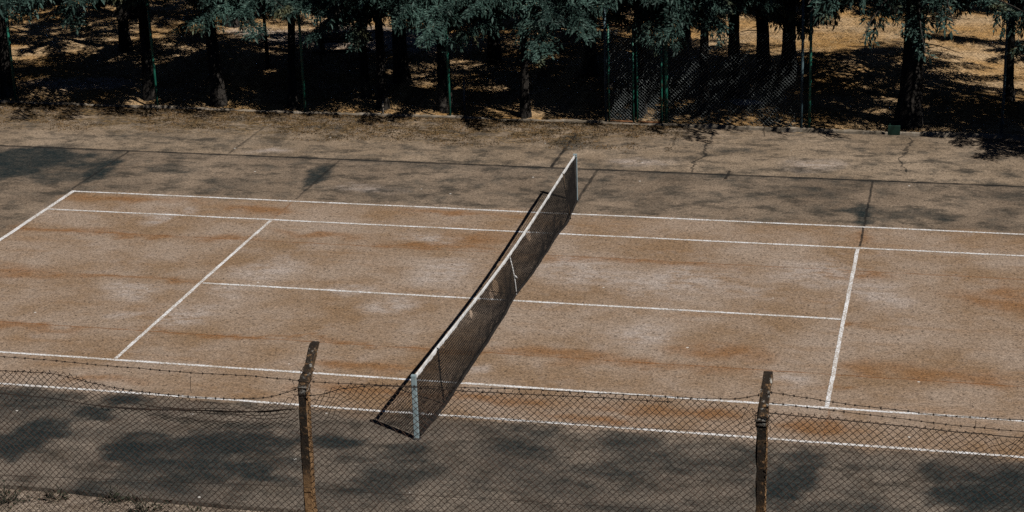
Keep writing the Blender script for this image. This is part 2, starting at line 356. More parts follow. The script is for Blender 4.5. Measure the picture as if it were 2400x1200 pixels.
def build_pavement():
    xs = np.concatenate([np.arange(-34, -19, 1.), np.arange(-19, 12, .1), np.arange(12, 30, 1.)])
    ys = np.linspace(YN, YF, 220)
    X, Y = np.meshgrid(xs, ys); n, m = X.shape
    Z = np.zeros_like(X)
    edge = vnoise(X[0] * .8, X[0] * 0 + 2, 40)
    Y[0] += .06 * edge; Y[-1] += .12 * vnoise(X[0] * .9, X[0] * 0 + 7, 41)
    V = np.stack([X, Y, Z], -1).reshape(-1, 3)
    i = np.arange((n - 1) * (m - 1)); r = i // (m - 1); c = i % (m - 1); a = r * m + c
    F = np.stack([a, a + 1, a + m + 1, a + m], 1)
    # skirt 12 cm down round the rim
    rim = np.concatenate([np.arange(m), np.arange(1, n) * m + m - 1, (n - 1) * m + np.arange(m - 2, -1, -1), np.arange(n - 2, 0, -1) * m])
    k = len(V); low = V[rim].copy(); low[:, 2] = -.14
    j = np.arange(len(rim)); j2 = (j + 1) % len(rim)
    F2 = np.stack([rim[j2], rim[j], k + j, k + j2], 1)
    V2 = np.concatenate([V, low])
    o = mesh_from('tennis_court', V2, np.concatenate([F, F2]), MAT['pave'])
    tag(o, kind='structure')
    x, y = V2[:, 0], V2[:, 1]
    f = lambda v, a, b: np.clip((v - a) / (b - a), 0, 1)
    e = .22 * vnoise(x * 1.5, y * 1.5, 50)
    court = f(11.95 - np.abs(x) + e, -.18, .16) * f(5.52 - np.abs(y) + e, -.18, .18)
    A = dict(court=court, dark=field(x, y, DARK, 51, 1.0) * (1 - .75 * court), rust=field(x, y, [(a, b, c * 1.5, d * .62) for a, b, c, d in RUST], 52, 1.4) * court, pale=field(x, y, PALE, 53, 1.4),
             litter=np.clip((y - 10.1 - .9 * f(x, -2, 1)) / 1.3, 0, 1) * np.clip((4.5 - x) / 6, .12, 1))
    # mottled dark tone outside the court, merged with the dark patches
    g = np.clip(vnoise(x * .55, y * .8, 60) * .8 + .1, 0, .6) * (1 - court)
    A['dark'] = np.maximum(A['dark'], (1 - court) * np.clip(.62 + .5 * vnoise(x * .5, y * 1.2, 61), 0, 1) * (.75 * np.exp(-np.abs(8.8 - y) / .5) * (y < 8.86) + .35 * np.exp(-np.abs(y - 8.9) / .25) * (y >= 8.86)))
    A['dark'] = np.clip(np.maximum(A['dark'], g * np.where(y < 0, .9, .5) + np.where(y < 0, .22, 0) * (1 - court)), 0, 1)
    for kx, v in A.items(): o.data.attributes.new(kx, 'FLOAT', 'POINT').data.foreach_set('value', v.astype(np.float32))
    return o
court = build_pavement()

def strip(x0, y0, x1, y1, w, z=.004):
    d = np.array([x1 - x0, y1 - y0]); L = np.linalg.norm(d); d /= L; nrm = np.array([-d[1], d[0]])
    k = max(4, int(L / .12)); s = np.linspace(0, L, k + 1); V = []
    ph = RNG.random() * 50
    off = .014 * vnoise(s * .35 + ph, s * 0 + 3.3, 12)
    for side in (1, -1):
        jit = .006 * vnoise(s * 4 + ph, s * 0 + side * 9 + 20, 13)
        c = np.array([x0, y0])[None] + d[None] * s[:, None] + nrm[None] * (side * (w / 2 + jit) + off)[:, None]
        V.append(np.concatenate([c, np.full((k + 1, 1), z)], 1))
    V = np.concatenate(V); i = np.arange(k)
    Q = np.stack([i, k + 1 + i, k + 2 + i, i + 1], 1)
    return mesh_from('painted_line', V, Q, MAT['line'], court)
W = .072
for y in (5.46, 4.09, -4.09, -5.46): strip(-11.78, y, 11.78, y, W)
for x in (-11.84, 11.84): strip(x, -5.496, x, 5.496, .10)
for x in (-6.4, 6.4): strip(x, -4.04, x, 4.04, W)
strip(-6.35, 0, 6.35, 0, W)

# ------------------------------------------------------------------ kerb at the far edge
def build_kerb():
    xs = np.arange(-24, 16, .12); rng = np.random.default_rng(4); n = len(xs)
    prof = [(0, -.1), (0, .03), (.015, .045), (.10, .045), (.12, .03), (.12, -.1)]
    y0 = 12.88 + .03 * vnoise(xs * .4, xs * 0, 70); hz = .025 * vnoise(xs * .9, xs * 0, 71)
    V = np.array([[(x, y0[i] + a, b + (hz[i] if b > 0 else 0) + .008 * rng.standard_normal() * (b > 0)) for a, b in prof] for i, x in enumerate(xs)]).reshape(-1, 3)
    m = len(prof); Q = [(i * m + j, (i + 1) * m + j, (i + 1) * m + j + 1, i * m + j + 1) for i in range(n - 1) for j in range(m - 1)]
    o = mesh_from('kerb', V, np.array(Q), MAT['kerb']); tag(o, kind='structure')
build_kerb()

# ------------------------------------------------------------------ tennis net
HY = 6.32
def top_z(y):
    a = np.abs(y)
    return np.where(a < 5.03, .925 + .135 * (a / 5.03) ** 1.6, 1.06 + .02 * (a - 5.03))
def net_x(y, h):      # h = 0 at the ground, 1 at the tape
    b = .10 * np.clip((HY - np.abs(y)) / 1.4, 0, 1) * (1 - .6 * np.exp(-((y - .15) / .8) ** 2))
    return b * (np.sin((1 - h) * math.pi * .72) + .25 * vnoise(y * .8, h * 2., 33) * (1 - h)) + .03 * (1 - h)
def P_net(y, h):
    y = np.asarray(y, float); h = np.asarray(h, float)
    return np.stack([net_x(y, h), y, .03 + (top_z(y) - .05) * h], -1)
net = empty('tennis_net', (0, 0, 0), 'black tennis net with torn white top tape across the middle of the court', 'tennis net')
def build_net():
    p = .045; ys = np.arange(-HY, HY + .001, p); hs = np.linspace(0, 1, 23)
    Y, H = np.meshgrid(ys, hs, indexing='ij')
    Y = Y + .006 * vnoise(Y * 3, H * 7, 34); P = P_net(Y, H)
    holes = [(1.62, .80, .16, .12), (-1.21, .72, .2, .14), (-1.55, .70, .1, .12), (-2.93, .84, .1, .07), (-2.3, .9, .12, .05)]
    A, B = [P[:-1].reshape(-1, 3), P[:, :-1].reshape(-1, 3)], [P[1:].reshape(-1, 3), P[:, 1:].reshape(-1, 3)]
    A = np.concatenate(A); B = np.concatenate(B); M = (A + B) / 2; keep = np.ones(len(A), bool)
    for cy, cz, ry, rz in holes: keep &= ((M[:, 1] - cy) / ry) ** 2 + ((M[:, 2] - cz) / rz) ** 2 > 1
    mb = MB(); mb.prisms(A[keep], B[keep], .0052, 3)
    # doubled netting gathered along the foot
    ys2 = np.arange(-HY + .2, HY - .2, .03); hs2 = np.linspace(0, .1, 4)
    Y2, H2 = np.meshgrid(ys2, hs2, indexing='ij'); P2 = P_net(Y2, H2); P2[..., 0] += .025 + .015 * vnoise(Y2 * 2, H2 * 30, 35); P2[..., 2] *= .8
    mb.prisms(np.concatenate([P2[:-1].reshape(-1, 3), P2[:-1, :-1].reshape(-1, 3)]), np.concatenate([P2[1:].reshape(-1, 3), P2[1:, 1:].reshape(-1, 3)]), .0034, 3)
    mb.build('netting', MAT['netcord'], net)
    mb = MB(); yy = np.linspace(-HY, HY, 160); pts = P_net(yy, yy * 0); pts[:, 2] = .026 + .006 * vnoise(yy * 3, yy * 0, 36)
    mb.tube(pts, .030, 6); mb.build('bottom_cord', MAT['netcord'], net, True)
    # top tape: a folded canvas band with a frayed lower edge
    yy = np.linspace(-HY, HY, 420); z = top_z(yy); rng = np.random.default_rng(5)
    lowz = z - .058 - .012 * vnoise(yy * 5, yy * 0, 37) + np.where(yy < -4.6, .022 * vnoise(yy * 9, yy * 0, 38), 0)
    th = .012 + .004 * vnoise(yy * 2, yy * 0, 39)
    ring = [np.stack([-th, yy, lowz], 1), np.stack([-th, yy, z - .012], 1), np.stack([-th * .45, yy, z + .002], 1), np.stack([th * .45, yy, z + .002], 1), np.stack([th, yy, z - .012], 1), np.stack([th * 1.25, yy, lowz + .004 * rng.standard_normal(len(yy))], 1)]
    V = np.stack(ring, 1).reshape(-1, 3); i = np.arange(len(yy) - 1)
    Q = np.concatenate([np.stack([i * 6 + k, i * 6 + (k + 1) % 6, (i + 1) * 6 + (k + 1) % 6, (i + 1) * 6 + k], 1) for k in range(6)])
    mesh_from('top_tape', V, Q, MAT['tape'], net)
    # centre strap with its knot
    mb = MB(); hh = np.linspace(0, 1, 14); s = P_net(.05 + .22 * (1 - hh), hh); s[:, 0] += .022
    for a, b in zip(s[:-1], s[1:]):
        mb.box((a + b) / 2, (.008, .035, np.linalg.norm(b - a) * 1.03), Matrix.Rotation(math.atan2(b[1] - a[1], -(b[2] - a[2])) + math.pi, 3, 'X'))
    mb.build('centre_strap', MAT['tape'], net)
    k = s[6] + [.015, 0, 0]; mb = MB()
    mb.tube([k + [0, -.01, .03], k + [.012, 0, .0], k + [.02, .03, -.03], k + [.02, .06, -.05]], [.012, .020, .014, .009], 7)
    mb.build('strap_knot', MAT['tape'], net)
build_net()

def net_post(y, label, zt, mats):
    t = empty('net_post', (0, y, 0), label, 'net post', 'tennis net posts')
    mb = MB(); mb.box((0, 0, zt / 2), (.082, .082, zt), Matrix.Rotation(.12, 3, 'Z'), .006); mb.build('post_tube', mats[0], t)
    mb = MB(); mb.box((0, 0, zt + .008), (.088, .088, .016), Matrix.Rotation(.12, 3, 'Z'), .004); mb.build('post_cap', mats[0], t)
    mb = MB(); mb.tube([(0, 0, -.02), (0, 0, .025)], [.085, .07], 10); mb.build('ground_sleeve', MAT['darkpaint'], t)
    mb = MB(); sg = 1 if y < 0 else -1
    mb.tube([(0, sg * .03, zt - .03), (.0, sg * .10, zt - .04)], .008, 6); mb.tube([(-.05, sg * .042, zt - .05), (.05, sg * .042, zt - .05)], .007, 6)
    mb.build('tape_hook', MAT['darkpaint'], t)
    return t
net_post(-6.42, 'pale blue square net post nearest the rusty fence', 1.10, (MAT['npost'],))
t = net_post(6.42, 'far net post with a dark face near the trees', 1.07, (MAT['npost'],))
mb = MB(); mb.box((0, -.05, .52), (.075, .012, .98), Matrix.Rotation(.12, 3, 'Z')); o = mb.build('lacing_bar', MAT['darkpaint'], t)
for y, x, lab in ((-5.0, .07, 'thin dark singles stick leaning on the net near the close post'), (5.1, .15, 'thin wooden singles stick propping the net near the far post')):
    t = empty('singles_stick', (x, y, 0), lab, 'net stick', 'singles sticks')
    zt = float(top_z(np.array(y)))
    mb = MB(); mb.tube([(0, 0, 0), (-x * .5 + .0, -.03, zt * .5), (-x + .02, -.06, zt - .01)], [.016, .016, .015], 7)
    mb.build('stick_shaft', MAT['netcord'] if y < 0 else MAT['wood'], t, True)
    mb = MB(); mb.box((-x + .02, -.06, zt + .004), (.03, .075, .022), None, .005); mb.build('tape_clip', MAT['tape'], t)

# ------------------------------------------------------------------ chain link
def chain_link(mb, x0, x1, topf, height, pitch, y, r, squash=0., refz=None, depth=.02, seed=0, sides=3, yf=None, skip=None):
    hp = pitch / 2; nx = int(round((x1 - x0) / hp)); nz = int(height / hp)
    I, J = np.meshgrid(np.arange(nx + 1), np.arange(nz + 1), indexing='ij')
    x = x0 + (x1 - x0) * I / nx; v = J * hp
    tz = topf(x); ref = tz if refz is None else np.full_like(tz, refz)
    sag = ref - tz
    z = ref - v - sag * np.clip(1 - v / .85, 0, 1) ** 1.2
    rough = .006 + .016 * np.clip(np.abs(sag) / .15, 0, 1) * np.exp(-v / .35)
    z = z + rough * vnoise(x * 7, v * 9, seed + 1, 2); xx = x + rough * 1.3 * vnoise(x * 6, v * 8, seed + 2, 2)
    yy = y + depth * vnoise(x * 1.1, v * 1.6, seed + 3, 3) + .004 * ((I + J) // 2 % 2)
    if yf is not None: yy = yy + yf(x, v)
    P = np.stack([xx, yy, z], -1); ev = (I + J) % 2 == 0
    A = []; B = []
    m = ev[:-1, :-1]; A.append(P[:-1, :-1][m]); B.append(P[1:, 1:][m])
    m = ev[1:, :-1]; A.append(P[1:, :-1][m]); B.append(P[:-1, 1:][m])
    A = np.concatenate(A); B = np.concatenate(B)
    if skip is not None: k = ~skip((A + B) / 2); A, B = A[k], B[k]
    mb.prisms(A, B, r, sides)
def wire(mb, pts, y, r, n=None, barb=0., rng=None, y1=None, sides=4):
    pts = np.array(pts, float); s = np.concatenate([[0], np.cumsum(np.hypot(*np.diff(pts, axis=0).T))])
    n = n or max(6, int(s[-1] / .06)); q = np.linspace(0, s[-1], n)
    def sm(v):   # smooth the polyline
        w = np.interp(q, s, v); k = np.ones(5) / 5; e = np.pad(w, 2, mode='edge'); return np.convolve(e, k, 'valid')
    X, Z = sm(pts[:, 0]), sm(pts[:, 1]); Y = np.interp(q, [0, s[-1]], [y, y if y1 is None else y1]) + .006 * vnoise(q * 3, q * 0, 77)
    Z = Z + .003 * vnoise(q * 9, q * 0, 78)
    P = np.stack([X, Y, Z], 1); mb.prisms(P[:-1], P[1:], r, sides)
    if barb:
        for b in np.arange(.05, s[-1], barb):
            b += rng.uniform(-.015, .015); c = np.array([np.interp(b, q, P[:, k]) for k in range(3)])
            mb.prisms([c - [.008, 0, 0]], [c + [.008, 0, 0]], r * 2.2, 5)
            for _ in range(2):
                d = rng.standard_normal(3); d[0] *= .4; d /= np.linalg.norm(d); mb.prisms([c - d * .015], [c + d * .015], r * .8, 3)

topL = [(-6, 5.45), (-4, 5.50), (-3, 5.38), (-2.088, 5.417), (-1.098, 5.529), (-.71, 5.57), (-.377, 5.574), (-.149, 5.506), (.125, 5.441), (.355, 5.41), (.769, 5.384), (1.226, 5.345), (1.681, 5.36), (1.955, 5.42), (2.163, 5.52)]
topM = [(2.2, 5.48), (2.314, 5.474), (2.406, 5.526), (2.522, 5.612), (2.942, 5.687), (3.46, 5.679), (4.226, 5.69), (4.687, 5.714), (5.142, 5.721), (5.754, 5.734), (6.116, 5.739), (6.356, 5.714), (6.68, 5.665)]
topR = [(6.7, 5.665), (7.146, 5.669), (7.535, 5.647), (7.921, 5.625), (8.302, 5.621), (8.794, 5.591), (8.853, 5.546), (8.945, 5.552), (9.054, 5.611), (9.789, 5.628), (11.2, 5.6), (12.6, 5.6)]
FY = -17.06
fence = empty('chain_link_fence', (2.17, -17, 2.9), 'rusty chain link fence with barbed wire and two lichen covered concrete posts in the foreground', 'fence')
def at_fence(o):
    o.parent = fence; o.matrix_parent_inverse = Matrix.Translation((-2.17, 17, -2.9)); return o
def build_near_fence():
    rng = np.random.default_rng(12)
    f = lambda T: (lambda x: np.interp(x, [a for a, b in T], [b for a, b in T]))
    for T, x0, x1, ref, sd in ((topL, -5.4, 2.12, 5.60, 100), (topM, 2.23, 6.64, 5.72, 110), (topR, 6.75, 11.3, 5.66, 120)):
        mb = MB(); bulge = None
        if sd == 100: bulge = lambda x, v: -.05 * np.exp(-((v - .22) / .09) ** 2) * np.clip((x - .2) / .6, 0, 1)
        chain_link(mb, x0, x1, f(T), 2.55, .0715, FY, .0034, refz=ref, seed=sd, yf=bulge)
        # twisted ends of the top row stand a little proud
        hp = .0715 / 2; nx = int(round((x1 - x0) / hp))
        for i in range(0, nx + 1, 2):
            x = x0 + (x1 - x0) * i / nx; z = float(f(T)(x)); mb.prisms([(x, FY, z - .004)], [(x + rng.uniform(-.01, .012), FY - .005, z + rng.uniform(.004, .02))], .0042, 3)
        o = mb.build('wire_mesh', MAT['rustwire']); at_fence(o)
    def wires(pts, y, r, barb, name, y1=None):
        mb = MB(); wire(mb, pts, y, r, barb=barb, rng=rng, y1=y1); at_fence(mb.build(name, MAT['blackwire']))
    ex = lambda p, x, z: [(x, z)] + p
    wires([(-5.4, 5.68), (-2.117, 5.649), (-1.14, 5.652), (-.613, 5.649), (.047, 5.628), (.952, 5.616), (1.658, 5.624), (2.19, 5.609)], -16.95, .0036, .115, 'barbed_wire')
    wires([(-5.4, 5.52), (-2.093, 5.501), (-1.114, 5.53), (-.538, 5.541), (.018, 5.444), (.341, 5.406), (.987, 5.387), (1.444, 5.393), (1.855, 5.446), (2.155, 5.573)], -17.03, .0036, .10, 'barbed_wire')
    wires([(2.21, 5.612), (2.551, 5.618), (3.123, 5.631), (4.283, 5.678), (5.12, 5.689), (6.101, 5.704), (6.422, 5.714), (6.692, 5.79)], -16.97, .0036, .13, 'barbed_wire', -16.93)
    wires([(6.70, 5.80), (7.031, 5.772), (7.483, 5.727), (7.833, 5.71), (8.219, 5.679), (9.052, 5.687), (9.794, 5.681), (11.2, 5.8)], -16.9, .0034, .115, 'barbed_wire')
    wires([(6.72, 5.735), (7.316, 5.703), (7.762, 5.676), (8.3, 5.64), (8.792, 5.623), (9.054, 5.618), (9.794, 5.6), (11.2, 5.7)], -17.0, .0034, .115, 'barbed_wire')
    wires([(6.72, 5.665), (7.5, 5.645), (8.3, 5.612), (8.8, 5.60), (9.4, 5.575), (11.2, 5.6)], -17.08, .005, 0, 'tension_wire')
    wires([(2.2, 5.52), (2.35, 5.50), (2.52, 5.60), (2.942, 5.675), (4.226, 5.68), (5.142, 5.705), (5.9, 5.71)], -17.08, .0042, .2, 'tension_wire')
    t1 = [(-5.4, 5.3), (-2.093, 5.305), (-1.117, 5.303), (-.544, 5.288), (-.028, 5.24), (.44, 5.242), (.997, 5.269), (1.591, 5.286), (2.136, 5.368)]
    wires(t1, -17.09, .005, 0, 'tension_wire')
    wires([(a, b + .012 * math.sin(a * 9)) for a, b in t1[4:]], -17.1, .0048, 0, 'tension_wire')
    for q in range(3):
        pts = [(a, 5.245 + .02 * q + .03 * vnoise(np.array([a * 2.2]), np.array([q * 7.]), 130)[0] + .06 * max(0, (a - 1.7) / .4)) for a in np.arange(.15 + .25 * q, 2.12, .12)]
        wires(pts, -17.1 + .01 * q, .0042, 0, 'loose_wire')
    wires([(3.668, 5.402), (4.306, 5.414), (5.552, 5.416), (6.441, 5.455), (6.64, 5.448)], -17.08, .0026, .6, 'tension_wire')
    wires([(-5.4, 4.2), (-2.241, 4.312), (-1.24, 4.361), (.688, 4.447), (2.143, 4.514), (2.234, 4.513), (2.749, 4.51), (4.28, 4.551), (6.57, 4.605), (11.2, 4.6)], -17.09, .0026, 0, 'tension_wire')
    wires([(.993, 5.62), (.99, 5.573), (.934, 5.509), (.939, 5.467), (.978, 5.442), (.982, 5.387)], -17.0, .0028, 0, 'loose_wire')
    wires([(8.625, 5.725), (8.633, 5.65), (8.616, 5.606)], -17.03, .0028, 0, 'loose_wire')
    wires([(6.604, 5.78), (6.569, 5.729), (6.507, 5.573), (6.461, 5.452)], -17.06, .0024, 0, 'loose_wire')
    # concrete posts with cranked heads
    for px, tilt, w, hd, sd in ((2.17, .028, .098, (.035, .30, .36), 1), (6.695, .0, .098, (.02, .27, .36), 2), (-2.35, .01, .098, (.03, .30, .36), 3), (11.25, 0., .098, (.02, .28, .36), 4)):
        mb = MB(); r2 = np.random.default_rng(sd); segs = []
        zs = np.concatenate([np.linspace(-.25, 2.66, 24), 2.66 + np.linspace(.03, 1, 7) * hd[2]])
        V = []
        for z in zs:
            k = np.clip((z - 2.66) / hd[2], 0, 1); sc_ = 1 - .12 * k
            cx = tilt * (z / 2.6 - 1) + hd[0] * k; cy = hd[1] * k
            for ax, ay in ((-1, -.8), (-.8, -1), (.8, -1), (1, -.8), (1, .8), (.8, 1), (-.8, 1), (-1, .8)):
                V.append((cx + ax * w / 2 * sc_ + r2.normal(0, .004), cy + ay * w / 2 * sc_ + r2.normal(0, .004), z))
        n = len(zs); Q = [(i * 8 + j, i * 8 + (j + 1) % 8, (i + 1) * 8 + (j + 1) % 8, (i + 1) * 8 + j) for i in range(n - 1) for j in range(8)]
        V.append(tuple(np.mean(V[-8:], 0) + [0, 0, .008])); T = [(len(V) - 1, (n - 1) * 8 + j, (n - 1) * 8 + (j + 1) % 8) for j in range(8)]
        mb.add(V, Q, T); p = mb.build('concrete_post', MAT['cpost'], fence); p.location = (px - 2.17, 0, 0)
        if sd <= 2:
            mb = MB()
            for zc in ((2.62, 2.67, 2.73, 2.80) if sd == 1 else (2.63, 2.66, 2.69)):
                rr = w * .5 + .008; k = max(0, (zc - 2.66) / hd[2])
                pts = [(hd[0] * k + sx * rr * 1.05 + r2.normal(0, .005), hd[1] * k + sy * rr * 1.05, zc + r2.normal(0, .012)) for sx, sy in ((-1, -1), (1, -1), (1, 1), (-1, 1), (-1, -1))]
                mb.prisms(pts[:-1], pts[1:], .0035, 4)
            for k in range(5):   # loose ends of the tie wire
                sx = 1 if k % 2 else -1; c = np.array([sx * (w * .5 + .008), -.06, 2.6 + .04 * k])
                a = c + [sx * .03, -.01, r2.normal(0, .02)]; b = a + [sx * .0 + r2.normal(0, .02), 0, -.045]
                mb.prisms([c, a], [a, b], .003, 4)
            mb.build('tie_wire', MAT['blackwire'], p)
build_near_fence()

# ------------------------------------------------------------------ far fence and gate
ff = empty('chain_link_fence', (0, 12.98, 0), 'tall green posted chain link fence between the court and the wood', 'fence')
POLES = [(-21.5, 3.6, 'green'), (-17.2, 3.6, 'green'), (-12.98, 3.6, 'green'), (-8.73, 3.6, 'green'), (-4.72, 3.6, 'green'), (-.56, 3.6, 'greyblue'), (1.0, 3.4, 'green'), (4.42, 3.6, 'greyblue'), (4.62, 3.6, 'green'), (9.3, 3.6, 'greyblue'), (13.5, 3.6, 'green')]
for x, h, mt in POLES:
    mb = MB(); mb.tube([(x, 0, -.1), (x + .0, 0, h * .5), (x - .01, 0, h)], .036 if x != 1.0 else .05, 10); mb.build('fence_pole', MAT[mt], ff, True)
for a, b in zip(POLES[:-1], POLES[1:]):
    if b[0] - a[0] < .5 or (a[0] == -.56): continue
    mb = MB(); chain_link(mb, a[0] + .04, b[0] - .04, lambda x, tz=(2.45 if a[0] == 1.0 else 3.45): tz + 0 * x, 2.4 if a[0] == 1.0 else 3.3, .095 if a[0] == 1.0 else .085, .05, (.0018 if a[0] == 1.0 else .0011), seed=int(200 + a[0] * 3), depth=.03)  # sunlit bay gets coarser wire and a lower top than the shaded bays
    mb.build('wire_mesh', MAT['galv' if a[0] == 1.0 else 'dimwire'], ff)  # bay right of the gate takes the lit copy, the rest the shaded
    for z in (2.45 if a[0] == 1.0 else 3.45, .3):
        mb = MB(); mb.prisms([(a[0], .045, z)], [(b[0], .045, z)], .003, 5); mb.build('tension_wire', MAT['dimwire'], ff)
gate = empty('metal_gate', (.22, 12.9, 0), 'narrow green metal double gate with wire infill in the far fence', 'gate')
for x0, x1 in ((-.70, -.03), (.03, .70)):
    mb = MB()
    for x in (x0 + .02, x1 - .02): mb.tube([(x, 0, .06), (x, 0, 2.6)], .024, 8)
    fr = mb.build('gate_leaf', MAT['green'], gate, True)
    for z in (.08, 2.58):
        mb = MB(); mb.tube([(x0 + .02, 0, z), (x1 - .02, 0, z)], .022, 8); mb.build('gate_rail', MAT['rail'], fr, True)
    mb = MB(); chain_link(mb, x0 + .05, x1 - .05, lambda x: 2.55 + 0 * x, 2.46, .085, 0., .0019, seed=300 + int(x0 * 10)); mb.build('gate_mesh', MAT['galv'], fr)
mb = MB(); mb.box((-.62, -.04, 1.02), (.10, .02, .12), None, .004); mb.tube([(-.62, -.05, 1.02), (-.62, -.09, 1.02)], .012, 6); mb.build('latch_plate', MAT['kerb'], gate)

mb = MB(); mb.box((0, 0, .13), (.30, .02, .26), Matrix.Rotation(.18, 3, 'X'), .004)
mb.box((-.10, .05, .14), (.03, .03, .28)); mb.box((.12, .05, .12), (.03, .03, .24))
o = mb.build('metal_sheet', MAT['greenbox']); o.location = (6.72, 12.74, 0); tag(o, 'small dark green sheet leaning against the kerb under the biggest trunk', 'metal sheet')

# ------------------------------------------------------------------ trees
def make_bough(L, rng, dens=1., weep=.5):
    """one spruce bough along +x: flat layered spray of short needle blades with a hanging fringe"""
    droop = rng.uniform(.16, .32); rise = rng.uniform(.0, .16); ph = rng.random() * 6
    ax = lambda s: np.array([s * L, .06 * L * math.sin(s * 3 + ph) * s, rise * L * s - droop * L * s ** 2.2 * 1.3])
    C, D, S = [], [], []
    n = int(L / .045 * dens)
    for i in range(n):
        s = .12 + .88 * (i + rng.random()) / n
        wid = (.36 * L * (s ** .4) * (1.02 - s) ** .7 + .08) * (.75 + .35 * math.sin(s * 17 + ph))
        for side in (-1, 1):
            tl = wid * rng.uniform(.45, 1.25)
            ang = rng.uniform(.6, 1.3); d = np.array([math.cos(ang), side * math.sin(ang), rng.uniform(-.22, .10)])
            k = max(2, int(tl / .030)); q = (np.arange(k) + rng.random(k)) / k
            P = ax(s) + d * (tl * q)[:, None]; P[:, 2] -= weep * tl * q * q * .6
            dd = d + rng.normal(0, .36, (k, 3)) * [1, 1, .6]; dd[:, 2] -= .3 * weep * q
            C.append(P); D.append(dd); S.append(rng.uniform(.75, 1.25, k))
            m = rng.random(k) < .5 * weep + .1
            if m.any():
                h = np.stack([rng.normal(0, .35, m.sum()), rng.normal(0, .35, m.sum()), -np.ones(m.sum())], 1)
                C.append(P[m] - [0, 0, .02]); D.append(h); S.append(rng.uniform(.9, 2.1, m.sum()))
    C = np.concatenate(C); D = np.concatenate(D); S = np.concatenate(S)[:, None]
    D = D / np.linalg.norm(D, axis=1, keepdims=True)
    r = rng.standard_normal(C.shape) + [0, 0, 1.2]; U = np.cross(D, r); U /= np.linalg.norm(U, axis=1, keepdims=True)
    l = .100 * S; w = .0145 * S
    blades = np.stack([C, C + D * l * .45 + U * w, C + D * l, C + D * l * .45 - U * w], 1)
    return blades, np.array([ax(s) for s in np.linspace(0, .95, 6)])

def make_tree(seed, H, R, h0, nb, dens=1., weep=.5, low=.7, peak=2., gap=.1):
    rng = np.random.default_rng(seed)
    lib = [make_bough(1.0 * k, rng, dens, weep) for k in (3.5, 2.5, 2.1, 1.7, 1.3, .9, 2.9, 2.3)]
    libL = [3.5, 2.5, 2.1, 1.7, 1.3, .9, 2.9, 2.3]
    BL = []; mbT = MB()
    zs = np.linspace(-.3, H, 26); bend = rng.normal(0, .05, 2)
    cx = lambda z: np.array([bend[0] * math.sin(z * .5), bend[1] * math.sin(z * .4 + 1), z])
    rad = [.20 * (1 - .93 * max(z, 0) / H) + .10 * math.exp(-max(z, 0) / .22) for z in zs]
    mbT.tube([cx(z) for z in zs], rad, 12, True, .22, rng)
    for i in range(nb):
        a = i * 2.39996 + rng.normal(0, .25); q = (i + rng.random()) / nb; z = h0 + (H - h0 - .2) * q ** 1.25; z = h0 + round((z - h0) / .62) * .62 + rng.normal(.08, .07); z = min(z, H - .15)
        env = R * min(1, low + (1 - low) * (z - h0) / peak, 1.12 * (1 - (z - h0 - peak) / (H - h0 - peak)) ** 1.25 if z > h0 + peak else 9) + .2
        L = env * rng.uniform(.72, 1.1)
        if rng.random() < gap * .4: continue
        gn = vnoise(np.array([math.cos(a) * 1.3 + seed * 7]), np.array([math.sin(a) * 1.3 + z * .55]), seed + 60, 2)[0]
        if z > h0 + .9 and gn > .42 - gap * 2.2: continue
        k = int(np.argmin([abs(a - L) + rng.random() * .3 for a in libL])); B, st = lib[k]
        el = rng.uniform(-.22, .06) + .5 * q
        s = L / libL[k]
        M = np.array((Matrix.Rotation(a, 3, 'Z') @ Matrix.Rotation(-el, 3, 'Y') @ Matrix.Rotation(rng.normal(0, .15), 3, 'X')))
        o = cx(z) ; ss = np.array([s, min(s, 1.15), min(s, 1.15)])
        BL.append(((B * ss) @ M.T + o)); pts = (st * ss) @ M.T + o
        mbT.tube(pts, np.linspace(.024, .006, len(pts)) * min(1., L / 2), 5, False)
    for i in range(14):   # dead stubs below the crown
        z = rng.uniform(.9, h0 + .3); a = rng.random() * 6.3; l = rng.uniform(.2, .9)
        d = np.array([math.cos(a), math.sin(a), rng.uniform(-.5, .1)]); p = cx(z)
        mbT.tube([p, p + d * l * .5, p + d * l + [0, 0, -.1 * l]], [.016, .011, .004], 5, False)
    Bv = np.concatenate(BL).reshape(-1, 3)
    return Bv, mbT
def tree_proto(*a, **k):
    Bv, mbT = make_tree(*a, **k)
    cr = mesh_from('crown', Bv, np.arange(len(Bv)).reshape(-1, 4), MAT['leaf'])
    tr = mbT.build('trunk', MAT['bark'], None, True)
    return tr, cr
PROTO = {'full': tree_proto(1, 10., 3.4, 2.95, 96, 1., .7, .86, 1.2, .18), 'loose': tree_proto(2, 9., 3.1, 2.85, 80, 1., .65, .75, 1.4, .25),
         'high': tree_proto(3, 10., 4.2, 3.45, 86, 1., .6, .8, 1.3, .35),
         'broad': tree_proto(5, 10.5, 3.5, 3.0, 104, 1., .6, .8, 1.5, -.05)}
used = set()
def tree(kind, x, y, rz, s, tw, label, group=None, lean=(0, 0), name='conifer_tree'):
    z = float(ground_h(np.array([x]), np.array([y]))[0])
    t = empty(name, (x, y, z), label, 'tree', group or 'conifers behind the far fence')
    t.rotation_euler = (lean[0], lean[1], rz); t.scale = (s, s, s)
    tr, cr = PROTO[kind]
    for k, src in (('t', tr), ('c', cr)):
        o = src if kind not in used else src.copy()
        if kind in used: COL.objects.link(o)
        o.parent = t
        if k == 't': o.scale = (tw / s, tw / s, 1)
        else: o.scale = (1, 1, 1)
    used.add(kind)
    return t
